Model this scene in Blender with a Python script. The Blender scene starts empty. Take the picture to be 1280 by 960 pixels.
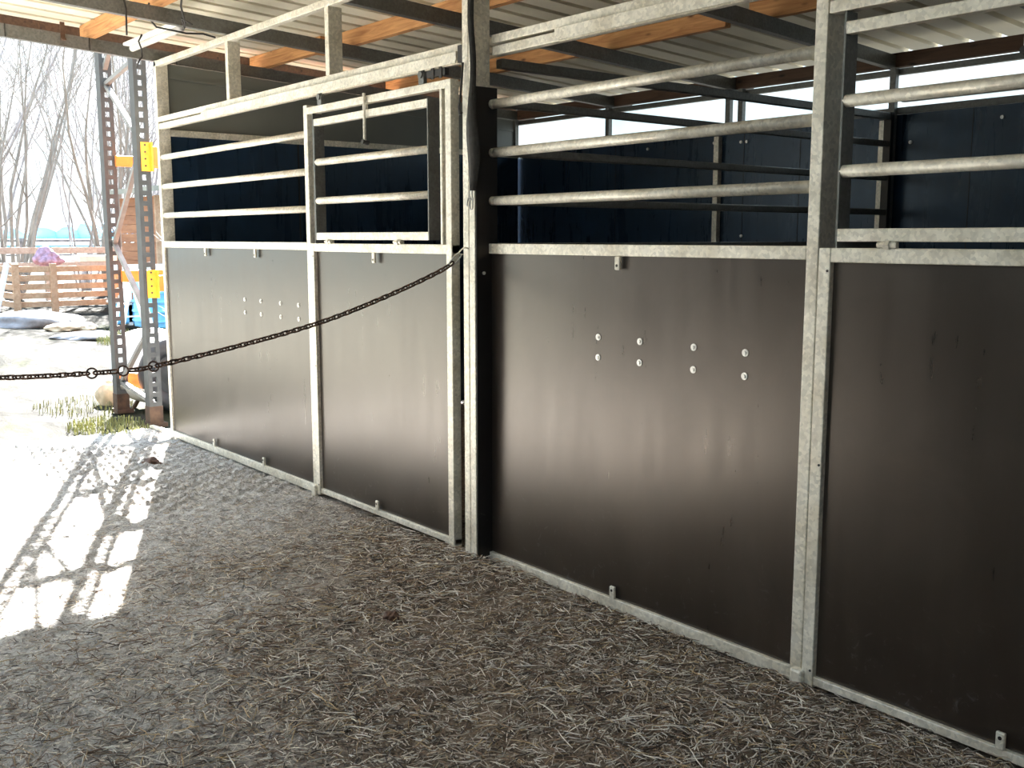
import bpy, bmesh, math, random
import numpy as np
from mathutils import Vector, Matrix, Quaternion
random.seed(7); rng = np.random.default_rng(7)
scn = bpy.context.scene
COL = scn.collection
V = Vector

# ---------------------------------------------------------------- materials
def new_mat(name):
    m = bpy.data.materials.new(name); m.use_nodes = True
    nt = m.node_tree; b = nt.nodes['Principled BSDF']
    return m, nt, b
def N(nt, t, **kw):
    n = nt.nodes.new(t)
    for k, v in kw.items():
        if k in n.inputs: n.inputs[k].default_value = v
        else: setattr(n, k, v)
    return n
def coords(nt, scale=(1, 1, 1), kind='Object'):
    tc = nt.nodes.new('ShaderNodeTexCoord'); mp = nt.nodes.new('ShaderNodeMapping')
    mp.inputs['Scale'].default_value = scale
    nt.links.new(tc.outputs[kind], mp.inputs['Vector']); return mp.outputs['Vector']
def ramp(nt, fac, stops):
    r = nt.nodes.new('ShaderNodeValToRGB'); e = r.color_ramp.elements
    while len(e) < len(stops): e.new(0.5)
    for i, (p, c) in enumerate(stops):
        e[i].position = p; e[i].color = (c[0], c[1], c[2], 1) if not isinstance(c, (int, float)) else (c, c, c, 1)
    nt.links.new(fac, r.inputs['Fac']); return r.outputs['Color']
def noise(nt, vec, scale, detail=4, rough=0.55, dist=0):
    n = N(nt, 'ShaderNodeTexNoise'); n.inputs['Scale'].default_value = scale
    n.inputs['Detail'].default_value = detail; n.inputs['Roughness'].default_value = rough
    n.inputs['Distortion'].default_value = dist
    nt.links.new(vec, n.inputs['Vector']); return n.outputs['Fac']
def mix(nt, a, b, fac, mode='MIX'):
    m = nt.nodes.new('ShaderNodeMix'); m.data_type = 'RGBA'; m.blend_type = mode
    for s, v in ((6, a), (7, b)):
        if hasattr(v, 'type'): nt.links.new(v, m.inputs[s])
        else: m.inputs[s].default_value = (*v, 1)
    if hasattr(fac, 'type'): nt.links.new(fac, m.inputs[0])
    else: m.inputs[0].default_value = fac
    return m.outputs[2]
def bump(nt, b, h, strength, dist=0.01):
    n = N(nt, 'ShaderNodeBump'); n.inputs['Strength'].default_value = strength; n.inputs['Distance'].default_value = dist
    nt.links.new(h, n.inputs['Height']); nt.links.new(n.outputs['Normal'], b.inputs['Normal'])

def simple(name, col, rough=0.6, metal=0.0, var=0.15, scale=12, bmp=0.0):
    m, nt, b = new_mat(name)
    v = coords(nt); f = noise(nt, v, scale)
    c = ramp(nt, f, [(0.3, tuple(x * (1 - var) for x in col)), (0.7, tuple(min(1, x * (1 + var)) for x in col))])
    nt.links.new(c, b.inputs['Base Color'])
    b.inputs['Roughness'].default_value = rough; b.inputs['Metallic'].default_value = metal
    if bmp: bump(nt, b, f, bmp)
    return m
def galvanised(name, tint=(0.76, 0.72, 0.62), metal=0.3):
    m, nt, b = new_mat(name); v = coords(nt)
    vo = N(nt, 'ShaderNodeTexVoronoi'); vo.inputs['Scale'].default_value = 95
    nt.links.new(v, vo.inputs['Vector'])
    sep = nt.nodes.new('ShaderNodeSeparateColor'); nt.links.new(vo.outputs['Color'], sep.inputs[0])
    d = tuple(x * 0.84 for x in tint); l = tuple(min(1, x * 1.16) for x in tint)
    c1 = ramp(nt, sep.outputs[0], [(0.0, d), (1.0, l)])
    n2 = noise(nt, v, 9, 5); c2 = ramp(nt, n2, [(0.35, (0.75, 0.72, 0.66)), (0.6, (1, 1, 1))])
    c = mix(nt, c1, c2, 0.8, 'MULTIPLY')
    nt.links.new(c, b.inputs['Base Color']); b.inputs['Metallic'].default_value = metal
    r = ramp(nt, n2, [(0.3, 0.34), (0.7, 0.55)]); nt.links.new(r, b.inputs['Roughness'])
    bump(nt, b, n2, 0.12, 0.004)
    return m
def plywood(name, base=(0.016, 0.012, 0.0095), rough=(0.25, 0.33), ior=1.8, tint=(1.0, 0.90, 0.80, 1)):
    m, nt, b = new_mat(name); v = coords(nt); vs = coords(nt, (7, 7, 0.7))
    st = noise(nt, vs, 2.2, 6, 0.6, 0.4); bl = noise(nt, v, 2.6, 7, 0.62, 0.6)
    c = ramp(nt, st, [(0.25, tuple(x * 0.8 for x in base)), (0.75, tuple(x * 1.35 for x in base))])
    dust = ramp(nt, bl, [(0.50, 0.0), (0.78, 1.0)])
    c = mix(nt, c, tuple(x * 3.0 for x in base), mix(nt, (0, 0, 0), (0.55, 0.55, 0.55), dust))
    # scuffs and splash marks near the foot of the board
    sp = N(nt, 'ShaderNodeSeparateXYZ'); nt.links.new(v, sp.inputs[0])
    scr = noise(nt, v, 26, 6, 0.75, 1.0); scm = ramp(nt, scr, [(0.60, 0.0), (0.68, 1.0)])
    low = ramp(nt, sp.outputs['Z'], [(0.05, 1.0), (0.45, 0.0)])
    sc = mix(nt, scm, low, 1.0, 'MULTIPLY')
    c = mix(nt, c, (0.13, 0.125, 0.12), mix(nt, (0, 0, 0), (0.6, 0.6, 0.6), sc))
    nt.links.new(c, b.inputs['Base Color'])
    mx = N(nt, 'ShaderNodeMath', operation='ADD'); mx.inputs[1].default_value = 0
    hh = mix(nt, (0, 0, 0), (1, 1, 1), bl)
    r = ramp(nt, st, [(0.3, rough[0]), (0.75, rough[1])]); r2 = mix(nt, r, hh, 0.08)
    nt.links.new(r2, b.inputs['Roughness']); b.inputs['IOR'].default_value = ior
    bump(nt, b, st, 0.006, 0.003); b.inputs['Specular Tint'].default_value = tint
    return m
def wood(name, a, c_, scale=(1.5, 18, 18), rough=0.75, knots=True):
    m, nt, b = new_mat(name); v = coords(nt, scale)
    f = noise(nt, v, 1.6, 6, 0.6, 1.2)
    c = ramp(nt, f, [(0.28, a), (0.5, tuple((x + y) / 2 for x, y in zip(a, c_))), (0.72, c_)])
    if knots:
        vk = coords(nt, (4, 12, 12)); k = N(nt, 'ShaderNodeTexVoronoi'); k.inputs['Scale'].default_value = 1.1
        nt.links.new(vk, k.inputs['Vector'])
        kk = ramp(nt, k.outputs['Distance'], [(0.05, 1.0), (0.16, 0.0)])
        c = mix(nt, c, tuple(x * 0.35 for x in a), kk)
    nt.links.new(c, b.inputs['Base Color']); b.inputs['Roughness'].default_value = rough
    bump(nt, b, f, 0.2, 0.003)
    return m

M = {}
M['galv'] = galvanised('galvanised steel')
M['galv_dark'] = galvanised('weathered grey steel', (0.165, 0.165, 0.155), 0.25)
M['ply'] = plywood('brown film-faced plywood')
M['ply_dark'] = plywood('dark film-faced plywood', (0.006, 0.016, 0.034), (0.22, 0.34), 1.5, (0.75, 0.88, 1.0, 1))  # blue base and specular tint stand in for reflected sky on black boards
M['ply_side'] = plywood('black brown board', (0.012, 0.011, 0.011), (0.4, 0.5), 1.45)
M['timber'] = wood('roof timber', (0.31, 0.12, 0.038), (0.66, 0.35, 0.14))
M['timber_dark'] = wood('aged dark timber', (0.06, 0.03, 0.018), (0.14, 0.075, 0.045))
M['sheet'] = simple('cream corrugated sheet', (0.68, 0.63, 0.50), 0.5, 0, 0.10, 3)
M['grey_sheet'] = simple('grey green steel sheet', (0.16, 0.165, 0.145), 0.45, 0, 0.08, 2)
M['bolt'] = simple('pale zinc bolt', (0.75, 0.74, 0.70), 0.35, 0.5, 0.1, 80)
M['rust'] = simple('rusty chain iron', (0.085, 0.045, 0.030), 0.65, 0.4, 0.5, 60)
M['zinc_link'] = simple('zinc snap hook metal', (0.42, 0.41, 0.38), 0.4, 0.8, 0.2, 60)
M['strap'] = simple('dark woven strap', (0.035, 0.033, 0.030), 0.85, 0, 0.3, 60)
M['rack'] = simple('dull grey rack steel', (0.060, 0.059, 0.056), 0.6, 0.1, 0.2, 14)
M['rack_rust'] = simple('rusty rack steel', (0.075, 0.040, 0.022), 0.75, 0.1, 0.4, 20)
M['brace'] = simple('brace steel', (0.20, 0.19, 0.175), 0.5, 0.2, 0.2, 14)
M['orange'] = simple('orange beam paint', (0.80, 0.22, 0.03), 0.45, 0, 0.15, 10)
M['yellow'] = simple('yellow orange connector paint', (0.85, 0.38, 0.03), 0.45, 0, 0.15, 20)
M['white'] = simple('white plastic', (0.78, 0.77, 0.74), 0.5, 0, 0.06, 5)
M['dirtywhite'] = simple('dirty white plastic', (0.55, 0.53, 0.50), 0.4, 0, 0.12, 9)
M['blue'] = simple('light blue plastic', (0.16, 0.48, 0.80), 0.45, 0, 0.12, 6)
M['rubber'] = simple('grey black rubber', (0.035, 0.037, 0.04), 0.6, 0, 0.2, 10)
M['bark'] = simple('pale grey bark', (0.26, 0.245, 0.25), 0.9, 0, 0.25, 8)  # paled in colour to stand in for haze and glare
M['bark_dark'] = simple('grey bark with moss', (0.21, 0.20, 0.185), 0.9, 0, 0.25, 3)
M['fence'] = wood('pale pink board', (0.33, 0.235, 0.19), (0.50, 0.40, 0.33), (1, 6, 6), 0.8, False)
M['crate'] = wood('orange pallet board', (0.34, 0.20, 0.115), (0.52, 0.37, 0.25), (1, 6, 6), 0.8, False)
M['shed'] = wood('brown shed board', (0.24, 0.10, 0.05), (0.42, 0.20, 0.10), (1, 6, 6), 0.8, False)
M['shed_roof'] = simple('mossy roof felt', (0.28, 0.28, 0.24), 0.9, 0, 0.2, 3)
M['purple'] = simple('purple grey sacking', (0.30, 0.20, 0.28), 0.8, 0, 0.4, 14)
M['hay'] = simple('grey weathered hay', (0.24, 0.23, 0.24), 0.95, 0, 0.35, 6, 0.6)
M['tan_hay'] = simple('tan weathered hay', (0.50, 0.38, 0.26), 0.95, 0, 0.35, 8, 0.6)
M['grass'] = simple('yellow green grass', (0.24, 0.24, 0.10), 0.9, 0, 0.35, 9)
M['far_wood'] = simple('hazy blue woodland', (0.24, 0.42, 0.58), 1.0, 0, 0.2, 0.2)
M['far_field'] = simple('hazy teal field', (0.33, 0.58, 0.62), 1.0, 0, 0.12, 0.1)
M['dark_window'] = simple('dark shed opening', (0.06, 0.06, 0.07), 0.4, 0, 0.2, 4)
M['cable'] = simple('dark cable', (0.03, 0.027, 0.025), 0.7, 0, 0.2, 50)
STRAW = [simple('straw %s' % n, c, 0.8, 0, 0.2, 40) for n, c in (
    ('bleached', (0.82, 0.76, 0.67)), ('tan', (0.50, 0.43, 0.355)), ('brown', (0.27, 0.185, 0.13)),
    ('dark', (0.08, 0.06, 0.048)), ('golden', (0.55, 0.41, 0.24)))]

def floor_mat():
    m, nt, b = new_mat('trodden straw over paving grid'); v = coords(nt)
    big = noise(nt, v, 1.1, 4); fine = noise(nt, v, 42, 6, 0.72, 1.5); mid = noise(nt, v, 9, 5, 0.6, 0.8)
    c = ramp(nt, fine, [(0.33, (0.17, 0.15, 0.13)), (0.50, (0.50, 0.485, 0.465)), (0.66, (0.80, 0.785, 0.76))])
    brown = ramp(nt, fine, [(0.33, (0.06, 0.043, 0.031)), (0.52, (0.26, 0.20, 0.15)), (0.68, (0.52, 0.43, 0.33))])
    sp = N(nt, 'ShaderNodeSeparateXYZ'); nt.links.new(v, sp.inputs[0])
    # litter gets browner towards the stall fronts and the near doors
    a = N(nt, 'ShaderNodeMath', operation='MULTIPLY_ADD'); nt.links.new(sp.outputs['Y'], a.inputs[0]); a.inputs[1].default_value = 0.42; 
    x = N(nt, 'ShaderNodeMath', operation='MULTIPLY_ADD'); nt.links.new(sp.outputs['X'], x.inputs[0]); x.inputs[1].default_value = 0.30; x.inputs[2].default_value = 0.55
    nt.links.new(x.outputs[0], a.inputs[2])
    mm = N(nt, 'ShaderNodeMath', operation='ADD'); nt.links.new(a.outputs[0], mm.inputs[0]); nt.links.new(big, mm.inputs[1])
    f = ramp(nt, mm.outputs[0], [(0.35, 0.0), (0.95, 1.0)])
    c = mix(nt, c, brown, f)
    c = mix(nt, c, ramp(nt, mid, [(0.35, (0.55, 0.53, 0.52)), (0.6, (1, 1, 1))]), 0.7, 'MULTIPLY')
    nt.links.new(c, b.inputs['Base Color']); b.inputs['Roughness'].default_value = 0.92
    b.inputs['Specular IOR Level'].default_value = 0.15
    s = N(nt, 'ShaderNodeMath', operation='ADD'); nt.links.new(fine, s.inputs[0]); nt.links.new(mid, s.inputs[1])
    bump(nt, b, s.outputs[0], 0.8, 0.012)
    return m
def yard_mat():
    m, nt, b = new_mat('bleached yard sand and straw'); v = coords(nt)
    big = noise(nt, v, 0.5, 5, 0.6, 0.5); fine = noise(nt, coords(nt, (.6, 1.5, 1)), 3.2, 8, 0.72, 1.0)
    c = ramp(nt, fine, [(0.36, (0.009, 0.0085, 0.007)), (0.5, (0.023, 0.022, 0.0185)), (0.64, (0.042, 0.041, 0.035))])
    # unseen ground before the aisle mouth brightened in colour to feed the boards' reflections
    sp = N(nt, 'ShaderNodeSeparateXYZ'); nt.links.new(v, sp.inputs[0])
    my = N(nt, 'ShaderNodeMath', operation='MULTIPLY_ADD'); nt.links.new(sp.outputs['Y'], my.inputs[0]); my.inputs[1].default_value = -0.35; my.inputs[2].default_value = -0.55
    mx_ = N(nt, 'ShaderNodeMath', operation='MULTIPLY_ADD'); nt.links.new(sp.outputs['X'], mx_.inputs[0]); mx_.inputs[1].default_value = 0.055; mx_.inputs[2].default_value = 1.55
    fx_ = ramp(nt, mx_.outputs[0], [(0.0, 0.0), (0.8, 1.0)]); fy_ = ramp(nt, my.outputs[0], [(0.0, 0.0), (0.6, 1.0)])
    bounce_boost = mix(nt, (1 / 12.0, 1 / 12.0, 1 / 12.0), (1, 1, 1), mix(nt, fx_, fy_, 1.0, 'MULTIPLY'))
    c = mix(nt, c, bounce_boost, 1.0, 'MULTIPLY'); c = mix(nt, c, (12.0, 12.0, 12.0), 1.0, 'MULTIPLY')
    g = ramp(nt, big, [(0.56, 0.0), (0.72, 1.0)])
    c = mix(nt, c, (0.055, 0.065, 0.022), mix(nt, (0, 0, 0), (0.45, 0.45, 0.45), g))
    nt.links.new(c, b.inputs['Base Color']); b.inputs['Roughness'].default_value = 0.95; b.inputs['Specular IOR Level'].default_value = 0.05
    bump(nt, b, fine, 0.7, 0.05)
    return m
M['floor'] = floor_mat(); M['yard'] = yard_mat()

# ---------------------------------------------------------------- mesh helpers
class MB:
    def __init__(s): s.v = []; s.f = []; s.mi = []
    def add(s, vs, fs, mi=0):
        o = len(s.v); s.v += [tuple(p) for p in vs]; s.f += [tuple(i + o for i in f) for f in fs]; s.mi += [mi] * len(fs); return s
    def box(s, x0, x1, y0, y1, z0, z1, bev=0.0, mi=0):
        if x0 > x1: x0, x1 = x1, x0
        if y0 > y1: y0, y1 = y1, y0
        if z0 > z1: z0, z1 = z1, z0
        b = min(bev, (x1 - x0) * .45, (y1 - y0) * .45, (z1 - z0) * .45)
        if b <= 0:
            vs = [(x, y, z) for z in (z0, z1) for x, y in ((x0, y0), (x1, y0), (x1, y1), (x0, y1))]
            fs = [(3, 2, 1, 0), (4, 5, 6, 7), (0, 1, 5, 4), (1, 2, 6, 5), (2, 3, 7, 6), (3, 0, 4, 7)]
            return s.add(vs, fs, mi)
        bm = bmesh.new(); bmesh.ops.create_cube(bm, size=1)
        for q in bm.verts: q.co = V(((x0 + x1) / 2 + q.co.x * (x1 - x0), (y0 + y1) / 2 + q.co.y * (y1 - y0), (z0 + z1) / 2 + q.co.z * (z1 - z0)))
        bmesh.ops.bevel(bm, geom=bm.edges[:], offset=b, segments=2, affect='EDGES', profile=0.5)
        bm.verts.index_update(); s.add([q.co[:] for q in bm.verts], [[q.index for q in f.verts] for f in bm.faces], mi); bm.free(); return s
    def tube(s, pts, r, n=12, cap=True, mi=0):
        pts = [V(p) for p in pts]; rs = r if isinstance(r, (list, tuple)) else [r] * len(pts)
        t0 = (pts[1] - pts[0]).normalized(); up = V((0, 0, 1)) if abs(t0.z) < .9 else V((1, 0, 0))
        a = t0.cross(up).normalized(); vs = []; fs = []
        for i, p in enumerate(pts):
            t = (pts[min(i + 1, len(pts) - 1)] - pts[max(i - 1, 0)]).normalized()
            a = (a - t * a.dot(t)).normalized(); bb = t.cross(a)
            for k in range(n):
                th = 2 * math.pi * k / n; vs.append(p + (a * math.cos(th) + bb * math.sin(th)) * rs[i])
        for i in range(len(pts) - 1):
            for k in range(n):
                fs.append((i * n + k, i * n + (k + 1) % n, (i + 1) * n + (k + 1) % n, (i + 1) * n + k))
        if cap: fs.append(tuple(range(n))[::-1]); fs.append(tuple((len(pts) - 1) * n + k for k in range(n)))
        return s.add(vs, fs, mi)
    def bar(s, p, q, w, h, mi=0):      # rectangular bar between two points: w across, h in the upright sense
        p = V(p); q = V(q); t = (q - p).normalized(); up = V((0, 0, 1)) if abs(t.z) < .95 else V((0, 1, 0))
        a = t.cross(up).normalized(); b = a.cross(t).normalized()
        vs = [c + a * sx * w / 2 + b * sz * h / 2 for c in (p, q) for sx, sz in ((-1, -1), (1, -1), (1, 1), (-1, 1))]
        return s.add(vs, [(0, 1, 2, 3), (7, 6, 5, 4), (0, 4, 5, 1), (1, 5, 6, 2), (2, 6, 7, 3), (3, 7, 4, 0)], mi)
    def torus(s, c, R, r, ax, ay, ex=0.0, n=20, m=8, mi=0):   # ring or (ex>0) chain link stretched along ax
        c = V(c); ax = V(ax).normalized(); ay = V(ay).normalized(); az = ax.cross(ay); vs = []; fs = []
        for i in range(n):
            th = 2 * math.pi * i / n; ct, st = math.cos(th), math.sin(th)
            cen = c + ax * (R * ct + (ex if ct > 0.01 else (-ex if ct < -0.01 else 0))) + ay * R * st
            d = ax * ct + ay * st
            for k in range(m):
                ph = 2 * math.pi * k / m; vs.append(cen + d * r * math.cos(ph) + az * r * math.sin(ph))
        for i in range(n):
            for k in range(m):
                fs.append((i * m + k, ((i + 1) % n) * m + k, ((i + 1) % n) * m + (k + 1) % m, i * m + (k + 1) % m))
        return s.add(vs, fs, mi)
    def obj(s, name, mat, parent=None, smooth=False, origin=None):
        base = V(origin) if origin is not None else (parent_loc(parent) if parent else V((0, 0, 0)))
        me = bpy.data.meshes.new(name); me.from_pydata([V(p) - base for p in s.v], [], s.f)
        for m in (mat if isinstance(mat, list) else [mat]): me.materials.append(m)
        if isinstance(mat, list): me.polygons.foreach_set('material_index', s.mi)
        bm = bmesh.new(); bm.from_mesh(me); bmesh.ops.recalc_face_normals(bm, faces=bm.faces); bm.to_mesh(me); bm.free()
        if smooth: me.polygons.foreach_set('use_smooth', [True] * len(me.polygons))
        me.update(); o = bpy.data.objects.new(name, me); COL.objects.link(o)
        if parent: o.parent = parent
        elif origin is not None: o.location = base
        return o
def parent_loc(p):
    l = V((0, 0, 0))
    while p: l += p.location; p = p.parent
    return l
def thing(name, loc, label, cat, group=None):
    o = bpy.data.objects.new(name, None); o.empty_display_size = 0.1; COL.objects.link(o); o.location = loc
    return tag(o, label, cat, group)
def tag(o, label, cat, group=None, kind=None):
    o['label'] = label; o['category'] = cat
    if group: o['group'] = group
    if kind: o['kind'] = kind
    return o
def struct(o, label=None):
    o['kind'] = 'structure'
    if label: o['label'] = label
    return o
def copy_tree(o, parent=None):
    c = o.copy(); COL.objects.link(c); c.parent = parent
    for ch in list(o.children): copy_tree(ch, c)
    return c

G = 0.003
# ---------------------------------------------------------------- ground
def vnoise(x, y, s, seed):
    r = np.random.default_rng(seed); g = r.random((256, 256))
    u = x * s + 1000.3; w = y * s + 1000.7
    i = np.floor(u).astype(int); j = np.floor(w).astype(int); fu = u - i; fw = w - j
    fu = fu * fu * (3 - 2 * fu); fw = fw * fw * (3 - 2 * fw)
    a = g[i % 256, j % 256]; b = g[(i + 1) % 256, j % 256]; c = g[i % 256, (j + 1) % 256]; d = g[(i + 1) % 256, (j + 1) % 256]
    return (a * (1 - fu) + b * fu) * (1 - fw) + (c * (1 - fu) + d * fu) * fw
def floor_h(x, y):
    z = 0.016 * (vnoise(x, y, 1.3, 1) - .5) + 0.014 * (vnoise(x, y, 6, 2) - .5) + 0.012 * (vnoise(x, y, 17, 3) - .5) + 0.010 * (vnoise(x, y, 41, 4) - .5)
    # worn plastic paving grid: two families of ribs, showing through where litter is thin
    cover = np.clip((x * 0.28 + y * 0.35 + 1.05) + 0.7 * (vnoise(x, y, 1.7, 9) - .5), 0.12, 1)
    a = (x * 0.80 + y * 0.60) * 2 * math.pi / 0.088; b = (x * -0.60 + y * 0.80) * 2 * math.pi / 0.088
    far = np.clip((-x - .6) / 1.2, 0, 1)
    far = far * np.clip((y + 1.15) / .35, 0, 1) * np.clip(1 - (-x - 2.9 + (y + .1) * 1.1) / .3, 0, 1)
    z += (0.006 + 0.017 * far) * (1 - cover) * (np.maximum(np.cos(a), 0) ** 2 + np.maximum(np.cos(b), 0) ** 2)
    # litter heaped against the near fronts, thinned at the boards
    heap = np.clip(1 - np.abs(y + 0.25) / 0.5, 0, 1) * np.clip((x + 0.4) / 1.2, 0, 1)
    z += heap * 0.018 + 0.02 * np.clip(1 - np.hypot(x - .1, (y + .12) * 1.2) / .4, 0, 1)
    return z - 0.012 - 0.012 * (y > -0.01)
def grid_mesh(name, xs, ys, hf, mat):
    X, Y = np.meshgrid(xs, ys); Z = hf(X, Y); nx, ny = len(xs), len(ys)
    co = np.stack([X.ravel(), Y.ravel(), Z.ravel()], 1).astype(np.float32)
    idx = np.arange(nx * ny).reshape(ny, nx)
    q = np.stack([idx[:-1, :-1], idx[:-1, 1:], idx[1:, 1:], idx[1:, :-1]], -1).reshape(-1, 4)
    me = bpy.data.meshes.new(name); me.vertices.add(len(co)); me.vertices.foreach_set('co', co.ravel())
    me.loops.add(q.size); me.loops.foreach_set('vertex_index', q.ravel().astype(np.int32))
    me.polygons.add(len(q)); me.polygons.foreach_set('loop_start', np.arange(0, q.size, 4, dtype=np.int32))
    me.polygons.foreach_set('loop_total', np.full(len(q), 4, np.int32)); me.polygons.foreach_set('use_smooth', np.ones(len(q), bool))
    me.update(calc_edges=True); me.materials.append(mat)
    o = bpy.data.objects.new(name, me); COL.objects.link(o); return o
# aisle and stall floor, finely displaced where the photo looks at it
xs = np.concatenate([np.arange(-4.05, 2.6, 0.0125), np.arange(2.6, 6.01, 0.05)])
ys = np.concatenate([np.arange(-6.0, -2.9, 0.06), np.arange(-2.9, 0.06, 0.0125), np.arange(0.08, 3.3, 0.1)])
struct(grid_mesh('floor', xs, ys, floor_h, M['floor']), 'grey brown trodden straw floor over paving grid')
def yard_h(x, y):
    d = np.clip((-x - 4.3) / 4, 0, 1)
    z = 0.05 * (vnoise(x, y, 1.6, 11) - .5) + 0.10 * (vnoise(x, y, .45, 12) - .5)
    return z * (0.25 + d) - 0.03 - 0.02 * (1 - d) - 0.10 * ((x > -3.95) & (y > -6.1))
yx = np.concatenate([-np.geomspace(14, 260, 90)[::-1], np.arange(-13.8, -3.9, 0.06), np.arange(-3.85, 12, 0.5)])
yy = np.concatenate([np.arange(-200, -12, 6.0), np.arange(-12, -3, 0.3), np.arange(-3, 5.5, 0.06), np.arange(5.6, 14, 0.4), np.arange(14, 260, 8.0)])
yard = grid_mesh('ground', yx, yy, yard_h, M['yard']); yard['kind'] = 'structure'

# loose straw lying on the floor (nobody could count it)
def straw_mesh(name, n, sampler, seed, mats, probs, lmin=.02, lmax=.11, w=(.0010, .0022), lift=.006):
    r = np.random.default_rng(seed); x, y = sampler(r, n); n = len(x)
    L = lmin + (lmax - lmin) * r.random(n) ** 2.2; th = r.random(n) * math.pi * 2; bend = r.normal(0, .22, n) * (r.random(n) < .6); W = w[0] + (w[1] - w[0]) * r.random(n)
    K = 4; co = np.zeros((n, K, 3, 3)); tilt = r.normal(0, .10, n); z0 = lift * r.random(n)
    for k in range(K):
        t = k / (K - 1) - .5; a = th + bend * t
        px = x + np.cos(a) * L * t; py = y + np.sin(a) * L * t
        h = floor_h(px, py)
        pz = h + W + z0 + np.abs(tilt) * L * (t + .5) * .6 + .010 * (.25 - t * t) * (L / .1)
        wk = W * (1.0 if k < K - 1 else .5)
        for c in range(3):
            ph = 2 * math.pi * c / 3
            co[:, k, c, 0] = px - np.sin(a) * wk * math.cos(ph); co[:, k, c, 1] = py + np.cos(a) * wk * math.cos(ph); co[:, k, c, 2] = pz + wk * math.sin(ph)
    base = np.arange(n)[:, None, None] * (K * 3)
    q = []
    for k in range(K - 1):
        for c in range(3): q.append([k * 3 + c, k * 3 + (c + 1) % 3, (k + 1) * 3 + (c + 1) % 3, (k + 1) * 3 + c])
    q = (np.array(q)[None] + base).reshape(-1, 4)
    me = bpy.data.meshes.new(name); me.vertices.add(n * K * 3); me.vertices.foreach_set('co', co.astype(np.float32).ravel())
    me.loops.add(q.size); me.loops.foreach_set('vertex_index', q.ravel().astype(np.int32)); me.polygons.add(len(q))
    me.polygons.foreach_set('loop_start', np.arange(0, q.size, 4, dtype=np.int32)); me.polygons.foreach_set('loop_total', np.full(len(q), 4, np.int32))
    mi = r.choice(len(mats), n, p=probs)
    for m in mats: me.materials.append(m)
    me.polygons.foreach_set('material_index', np.repeat(mi, (K - 1) * 3).astype(np.int32)); me.update(calc_edges=True)
    o = bpy.data.objects.new(name, me); COL.objects.link(o); return o
def samp_all(r, n):
    x = r.uniform(-4.0, 3.3, n * 4); y = r.uniform(-2.9, -.012, n * 4)
    d = np.hypot(x - 3.56, y + 2.67) + .3
    patch = .35 + 1.3 * vnoise(x, y, 2.2, 21)
    keep = r.random(n * 4) < np.clip(1.9 / d ** 1.25, .05, 1) * patch * np.clip(1 - .8 * np.clip((-x - .9) / .8, 0, 1) * (vnoise(x, y, 1.4, 44) > .3), .15, 1)
    return x[keep][:n], y[keep][:n]
def samp_right(r, n):
    x = r.uniform(-.8, 3.0, n * 4); y = r.uniform(-2.4, -.01, n * 4)
    w = np.clip((x * .5 + y * .55 + 1.1), 0, 1) * (.2 + 1.3 * vnoise(x, y, 3.0, 22))
    keep = r.random(n * 4) < w
    return x[keep][:n], y[keep][:n]
tag(straw_mesh('straw_litter', 70000, samp_all, 31, STRAW, [.34, .32, .22, .07, .05], .005, .055, (.0008, .0018), .008),
    'fine loose straw and hay trodden over the whole aisle floor', 'straw', kind='stuff')
tag(straw_mesh('hay_litter', 30000, samp_right, 32, STRAW, [.22, .27, .27, .14, .10], .012, .10, (.0010, .0022), .022),
    'thick brown and golden hay heaped along the near stall fronts', 'hay', kind='stuff')

# ---------------------------------------------------------------- stall fronts
B_ = 0.003
def lug(x, z, up, name='lug', par=None, y=-0.004):
    m = MB(); w = .013; zz = z if up else z - .05
    m.box(x - w, x + w, y - .008, y + .004, zz, zz + .05, .004)
    lo = m.obj(name, M['galv'], par)
    h = MB(); zc = zz + (.034 if up else .016)
    h.tube([(x, y - .0095, zc), (x, y - .006, zc)], .0055, 10); h.obj('hole', M['ply_side'], lo)
def bolts(par, pts, y=-.001):
    for x, z in pts:
        m = MB(); m.tube([(x, y, z), (x, y - .003, z)], .0125, 14); m.tube([(x, y - .003, z), (x, y - .007, z)], [.007, .006], 6)
        m.obj('bolt', M['bolt'], par)
def stall_front(x0, x1, label, lugs_top, lugs_bot, bl, corner):
    t = thing('stall_front', ((x0 + x1) / 2, 0, 0), label, 'stall front', None)
    MB().box(x0, x1, .010, .028, .03, 1.35).obj('panel', M['ply'], t)
    MB().box(x0, x1, -.004, .036, .0, .045, B_).obj('bottom_rail', M['galv'], t)
    MB().box(x0, x1, -.004, .036, 1.341, 1.383, B_).obj('top_rail', M['galv'], t)
    for z in (1.56, 1.757, 1.954):
        MB().tube([(x0 - .005, .018, z), (x1 + .005, .018, z)], .0195, 16).obj('bar', M['galv'], t, True)
    m = MB().box(x1, x1 + .042, -.004, .085, -.01, 2.10 if corner else 2.14, B_); m.obj('post', M['galv'], t)
    if corner: MB().box(x0 - .04, x0, -.004, .08, -.01, 2.60, B_).obj('corner_post', M['galv'], t)
    for x in lugs_top: lug(x, 1.341, False, 'lug', t)
    for x in lugs_bot: lug(x, .045, True, 'lug', t)
    bolts(t, bl, .010)
    return t
FA = stall_front(-3.54, -1.462, 'fixed panel front of the far stall, bars above, lit pinkish by the yard', (-2.82, -2.095), (-2.81, -2.075),
    [(x, z) for x in (-2.294, -2.074, -1.821, -1.602) for z in (1.036, .958)], True)
FB = stall_front(.158, 1.702, 'fixed brown panel front of the near stall with eight large bolts', (.903,), (.90,),
    [(x, z) for x in (.790, 1.005, 1.258, 1.476) for z in (1.037, .960)], False)
m = MB().box(.136, .158, .012, .030, .03, 1.36); m.obj('panel_edge', M['ply'], FB)
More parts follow.
